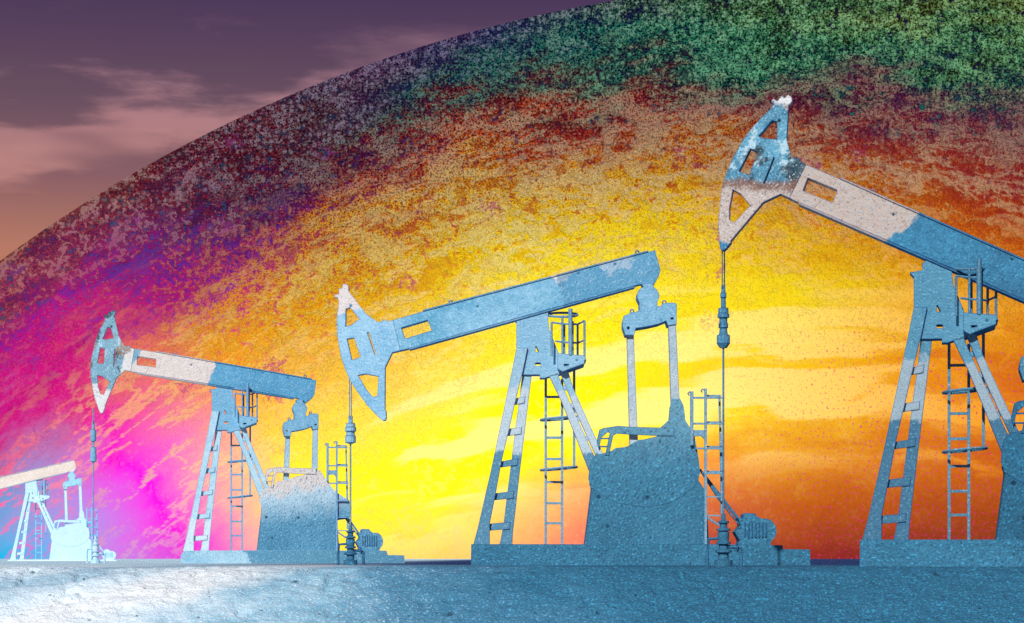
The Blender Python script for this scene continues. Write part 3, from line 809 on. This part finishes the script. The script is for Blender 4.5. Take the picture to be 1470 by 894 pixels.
# bars of sunset cloud, their glow put into the lower belts' colour
bw = (fbm(u * .9 + 11, v * .35 + 6, 3) - .5)
hz = v + u * u * .10 + u * .12                       # the cloud bars lie level with the plain
bar = fbm(u * .42 + 3 + bw * .7, hz * 1.5 + bw * 2 + (fbm(u * 1.3, hz * 4.5 + 40, 5, .6) - .5) * .9, 5, .5)
cloud = np.clip((bar - .50) / .11, 0, 1) * np.clip((v - 5.5) / 3, 0, 1) * np.clip((12.0 - v) / 2.2, 0, 1) * np.clip((u + 5.0) / 1.5, 0, 1)
cloud = cloud * cloud * (3 - 2 * cloud)
wgt = np.clip(.60 - (u + .3) * .42, 0, 1)[..., None]
tint = np.array(lin('fff8a0')) * wgt + np.array(lin('f4b430')) * (1 - wgt)
low = np.clip((13 - v) / 2.5, .15, 1)[..., None]
ca = ca * (1 - .58 * cloud[..., None] * low) + tint * .58 * cloud[..., None] * low
cb = cb * (1 - .58 * cloud[..., None] * low) + tint * .50 * cloud[..., None] * low
gap = np.clip((.47 - bar) / .10, 0, 1) * np.clip((v - 5.5) / 3, 0, 1) * np.clip((12.5 - v) / 3, 0, 1) * np.clip((u + 1.8) / 1.5, 0, 1)
ca = ca * (1 - gap[..., None] * np.array([.10, .30, .2])); cb = cb * (1 - gap[..., None] * np.array([.12, .34, .2]))
cd = cd * (1 - .5 * cloud)
# flowing ridges: thin pale veins along the belts
rid = 1 - np.abs(fbm(u * 1.7 + 9 + wr * .5, v * 1.7 + 4 + wc * .8, 5, .60) - .5) * 2
vein = np.clip((rid - .93) / .035, 0, 1) * np.clip((v - 1.8) / 1.5, 0, 1) * np.clip((8.5 - v) / 2, 0, 1)
ca = ca * (1 - .9 * vein[..., None]) + ct * .9 * vein[..., None]
cb = cb * (1 - .8 * vein[..., None]) + ct * .8 * vein[..., None]

ca, cb, ct, cc = ca * .86, cb * .84, ct * .80, cc * .86
pm, t, p = new_mat('planet_surface')
def attr(n, o='Color'): return t.node('ShaderNodeAttribute', attribute_name=n).outputs[o]
ta, tb, tt, th = attr('belt_tint'), attr('speckle_tint'), attr('rubble_tint'), attr('hollow_tint')
qx, qy, td = t.sep(attr('chart', 'Vector'))
pp = t.comb(qx, qy, 0.0)                          # about one photo pixel per unit
dist_ = t.math('SUBTRACT', t.vmath('LENGTH', pp), t.ramp(qx, -700, -1200, 0, 270))
outer = t.ramp(dist_, 1690, 1930)                 # rubble in the outer belts, smooth weather inside
mid = t.ramp(dist_, 1520, 1830)
n_big = t.noise(pp, .020, 4, .6, '2D')
arc = t.math('MULTIPLY', t.math('ARCTAN2', qx, qy), 1750)
wrp = t.math('MULTIPLY', t.math('SUBTRACT', t.noise(pp, .0065, 3, .55, '2D'), .5), 190)
wr2 = t.math('MULTIPLY', t.math('SUBTRACT', t.noise(pp, .028, 3, .6, '2D'), .5), 42)
fy = t.math('ADD', t.vmath('LENGTH', pp), t.math('ADD', t.math('ADD', wrp, wr2), t.math('MULTIPLY', arc, .10)))
fv = t.comb(t.math('MULTIPLY', arc, .0085), t.math('MULTIPLY', fy, .036), 0.0)
flow = t.noise(fv, 1.0, 6, .62, '2D')
n_c = t.noise(pp, .060, 4, .62, '2D', .4)
n_f = t.noise(pp, .150, 3, .62, '2D')
n_g = t.noise(pp, .34, 2, .6, '2D')
key = t.math('ADD', t.math('MULTIPLY', n_f, .50), t.math('MULTIPLY', n_c, .50))
key = t.math('ADD', key, t.math('MULTIPLY', t.math('SUBTRACT', n_big, .5), .30))
key = t.math('ADD', key, t.math('MULTIPLY', t.math('SUBTRACT', flow, .5), t.math('ADD', t.ramp(mid, 0, 1, .20, .65), t.ramp(outer, 0, 1, 0, -.30))))
keyg = t.math('ADD', t.math('MULTIPLY', key, .6), t.math('MULTIPLY', n_g, .4))
thr = t.math('ADD', .38, t.math('MULTIPLY', td, .22))
sp = t.ramp(t.math('SUBTRACT', thr, keyg), -.010, .014)
c = t.mix(t.math('MULTIPLY', sp, t.ramp(mid, 0, 1, .34, .95)), ta, tb)
# deep hollows in clumps
hol = t.ramp(t.math('ADD', t.math('MULTIPLY', n_c, .6), t.math('MULTIPLY', n_f, .4)), .415, .395)
c = t.mix(t.math('MULTIPLY', hol, t.ramp(mid, 0, 1, .08, .95)), c, th)
# pale stones lying on top, each a rounded lump
vs_ = t.voro(pp, .105, 'F1', '2D')
vr = t.sep(t.voro(pp, .105, 'F1', '2D', 'Color'))[0]
stone = t.math('MULTIPLY', t.ramp(t.math('ADD', vs_, t.math('MULTIPLY', t.math('SUBTRACT', n_g, .5), .9)), .40, .34), t.ramp(t.math('ADD', vr, t.math('MULTIPLY', t.math('SUBTRACT', n_big, .5), 1.6)), .60, .64))
flat_ = t.ramp(key, .555, .568)
pale_ = t.math('MAXIMUM', t.math('MULTIPLY', stone, t.ramp(outer, 0, 1, .08, 1)), flat_)
c = t.mix(t.math('MULTIPLY', pale_, t.ramp(mid, 0, 1, .14, .85)), c, tt)
# long flat sheets drawn out along the belts
sheet = t.math('MULTIPLY', t.ramp(t.math('ADD', flow, t.math('MULTIPLY', t.math('SUBTRACT', n_f, .5), .10)), .545, .575), t.math('MULTIPLY', t.ramp(dist_, 1600, 1740), t.ramp(dist_, 1985, 1880)))
c = t.mix(t.math('MULTIPLY', sheet, t.math('MULTIPLY', t.ramp(qx, -950, -650, .12, 1), t.ramp(outer, 0, 1, .50, .70))), c, tt)
gully = t.math('MULTIPLY', t.ramp(t.math('ADD', flow, t.math('MULTIPLY', t.math('SUBTRACT', n_f, .5), .25)), .425, .40), t.math('MULTIPLY', t.ramp(dist_, 1600, 1720), t.ramp(dist_, 1985, 1880)))
c = t.mix(t.math('MULTIPLY', gully, .60), c, tb)
# fine stones and near-black shade painted between them
vs2 = t.voro(pp, .20, 'F1', '2D')
vr2 = t.sep(t.voro(pp, .20, 'F1', '2D', 'Color'))[1]
peb = t.math('MULTIPLY', t.ramp(vs2, .42, .30), t.ramp(vr2, .55, .6))
c = t.mix(t.math('MULTIPLY', peb, t.math('MULTIPLY', outer, .75)), c, t.mix(.5, tt, ta))
stone_gap_shade = t.math('MULTIPLY', t.ramp(n_g, .475, .39), t.math('MULTIPLY', outer, .92))
c = t.mix(stone_gap_shade, c, t.vmath('SCALE', tb, scale=.25))
# odd dark patches painted like dune shadows on the middle belts
vd = t.comb(t.math('ADD', qx, t.math('MULTIPLY', n_c, 110)), t.math('ADD', qy, t.math('MULTIPLY', n_f, 60)), 0.0)
scd = t.voro(vd, .0155, 'F1', '2D')
scr = t.sep(t.voro(vd, .0155, 'F1', '2D', 'Color'))[0]
sc = t.math('MULTIPLY', t.ramp(t.math('ADD', scd, t.math('MULTIPLY', n_g, .12)), .23, .17), t.ramp(scr, .86, .88))
sc = t.math('MULTIPLY', sc, t.math('MULTIPLY', t.ramp(dist_, 1480, 1640), t.ramp(dist_, 1990, 1900)))
c = t.mix(t.math('MULTIPLY', sc, .70), c, t.mix(.45, lin('a01880'), th))
# magenta dust flecks on the inner right belts
fl = t.math('MULTIPLY', t.ramp(t.noise(pp, .26, 2, .6, '2D'), .645, .675), t.math('MULTIPLY', t.ramp(dist_, 1640, 1500), t.ramp(qx, -330, 60)))
c = t.mix(t.math('MULTIPLY', fl, .8), c, lin('c01c6c'))
t.put(p.inputs['Base Color'], c)
p.inputs['Roughness'].default_value = 1.0
p.inputs['Specular IOR Level'].default_value = 0.0
px_m = RP / (2050.0 * math.cos(ALPHA))
hh = t.math('ADD', t.math('MULTIPLY', n_g, .6), t.math('MULTIPLY', n_f, .8))
hh = t.math('ADD', hh, t.math('ADD', t.math('MULTIPLY', n_c, 1.4), t.math('MULTIPLY', pale_, .5)))
hb = t.math('MULTIPLY', hh, t.ramp(dist_, 1450, 1880, .035, 1))
hb = t.math('ADD', hb, t.math('MULTIPLY', flow, t.math('MULTIPLY', t.ramp(dist_, 1450, 1700, .05, .8), t.ramp(outer, 0, 1, 1, 3))))
t.put(p.inputs['Normal'], t.bump(hb, .9, 5.0 * px_m))

planet = grid_mesh('planet', np.stack([xs, ys, zs], -1).reshape(-1, 3), len(PHI), len(TH), pm, wrap=True)
me = planet.data
for nm, arr in (('belt_tint', ca), ('speckle_tint', cb), ('rubble_tint', ct), ('hollow_tint', cc)):
    at = me.attributes.new(nm, 'FLOAT_COLOR', 'POINT')
    at.data.foreach_set('color', np.concatenate([arr.reshape(-1, 3), np.ones((arr.shape[0] * arr.shape[1], 1))], 1).astype(np.float32).ravel())
rr_all = np.where(TH2 > theta[0], 1 + (TH2 - theta[0]) * .6, RC)
pc = np.radians(pd)
chart = np.stack([2050 * rr_all * np.sin(pc), 2050 * rr_all * np.cos(pc), cd], -1)
at = me.attributes.new('chart', 'FLOAT_VECTOR', 'POINT')
at.data.foreach_set('vector', chart.astype(np.float32).ravel())
planet.matrix_world = Matrix(((xax.x, upv.x, zax.x, ctr.x), (xax.y, upv.y, zax.y, ctr.y), (xax.z, upv.z, zax.z, ctr.z), (0, 0, 0, 1)))
props(planet, 'huge speckled planet with green, red, yellow and magenta belts rising behind the pump jacks', 'planet')

# ------------------------------------------------------------------ colour management
vs = scene.view_settings
vs.view_transform = 'Standard'
vs.look = 'None'
vs.exposure = 0.0
vs.gamma = 1.0
vs.use_curve_mapping = False
scene.cycles.max_bounces = 4
scene.cycles.use_denoising = False
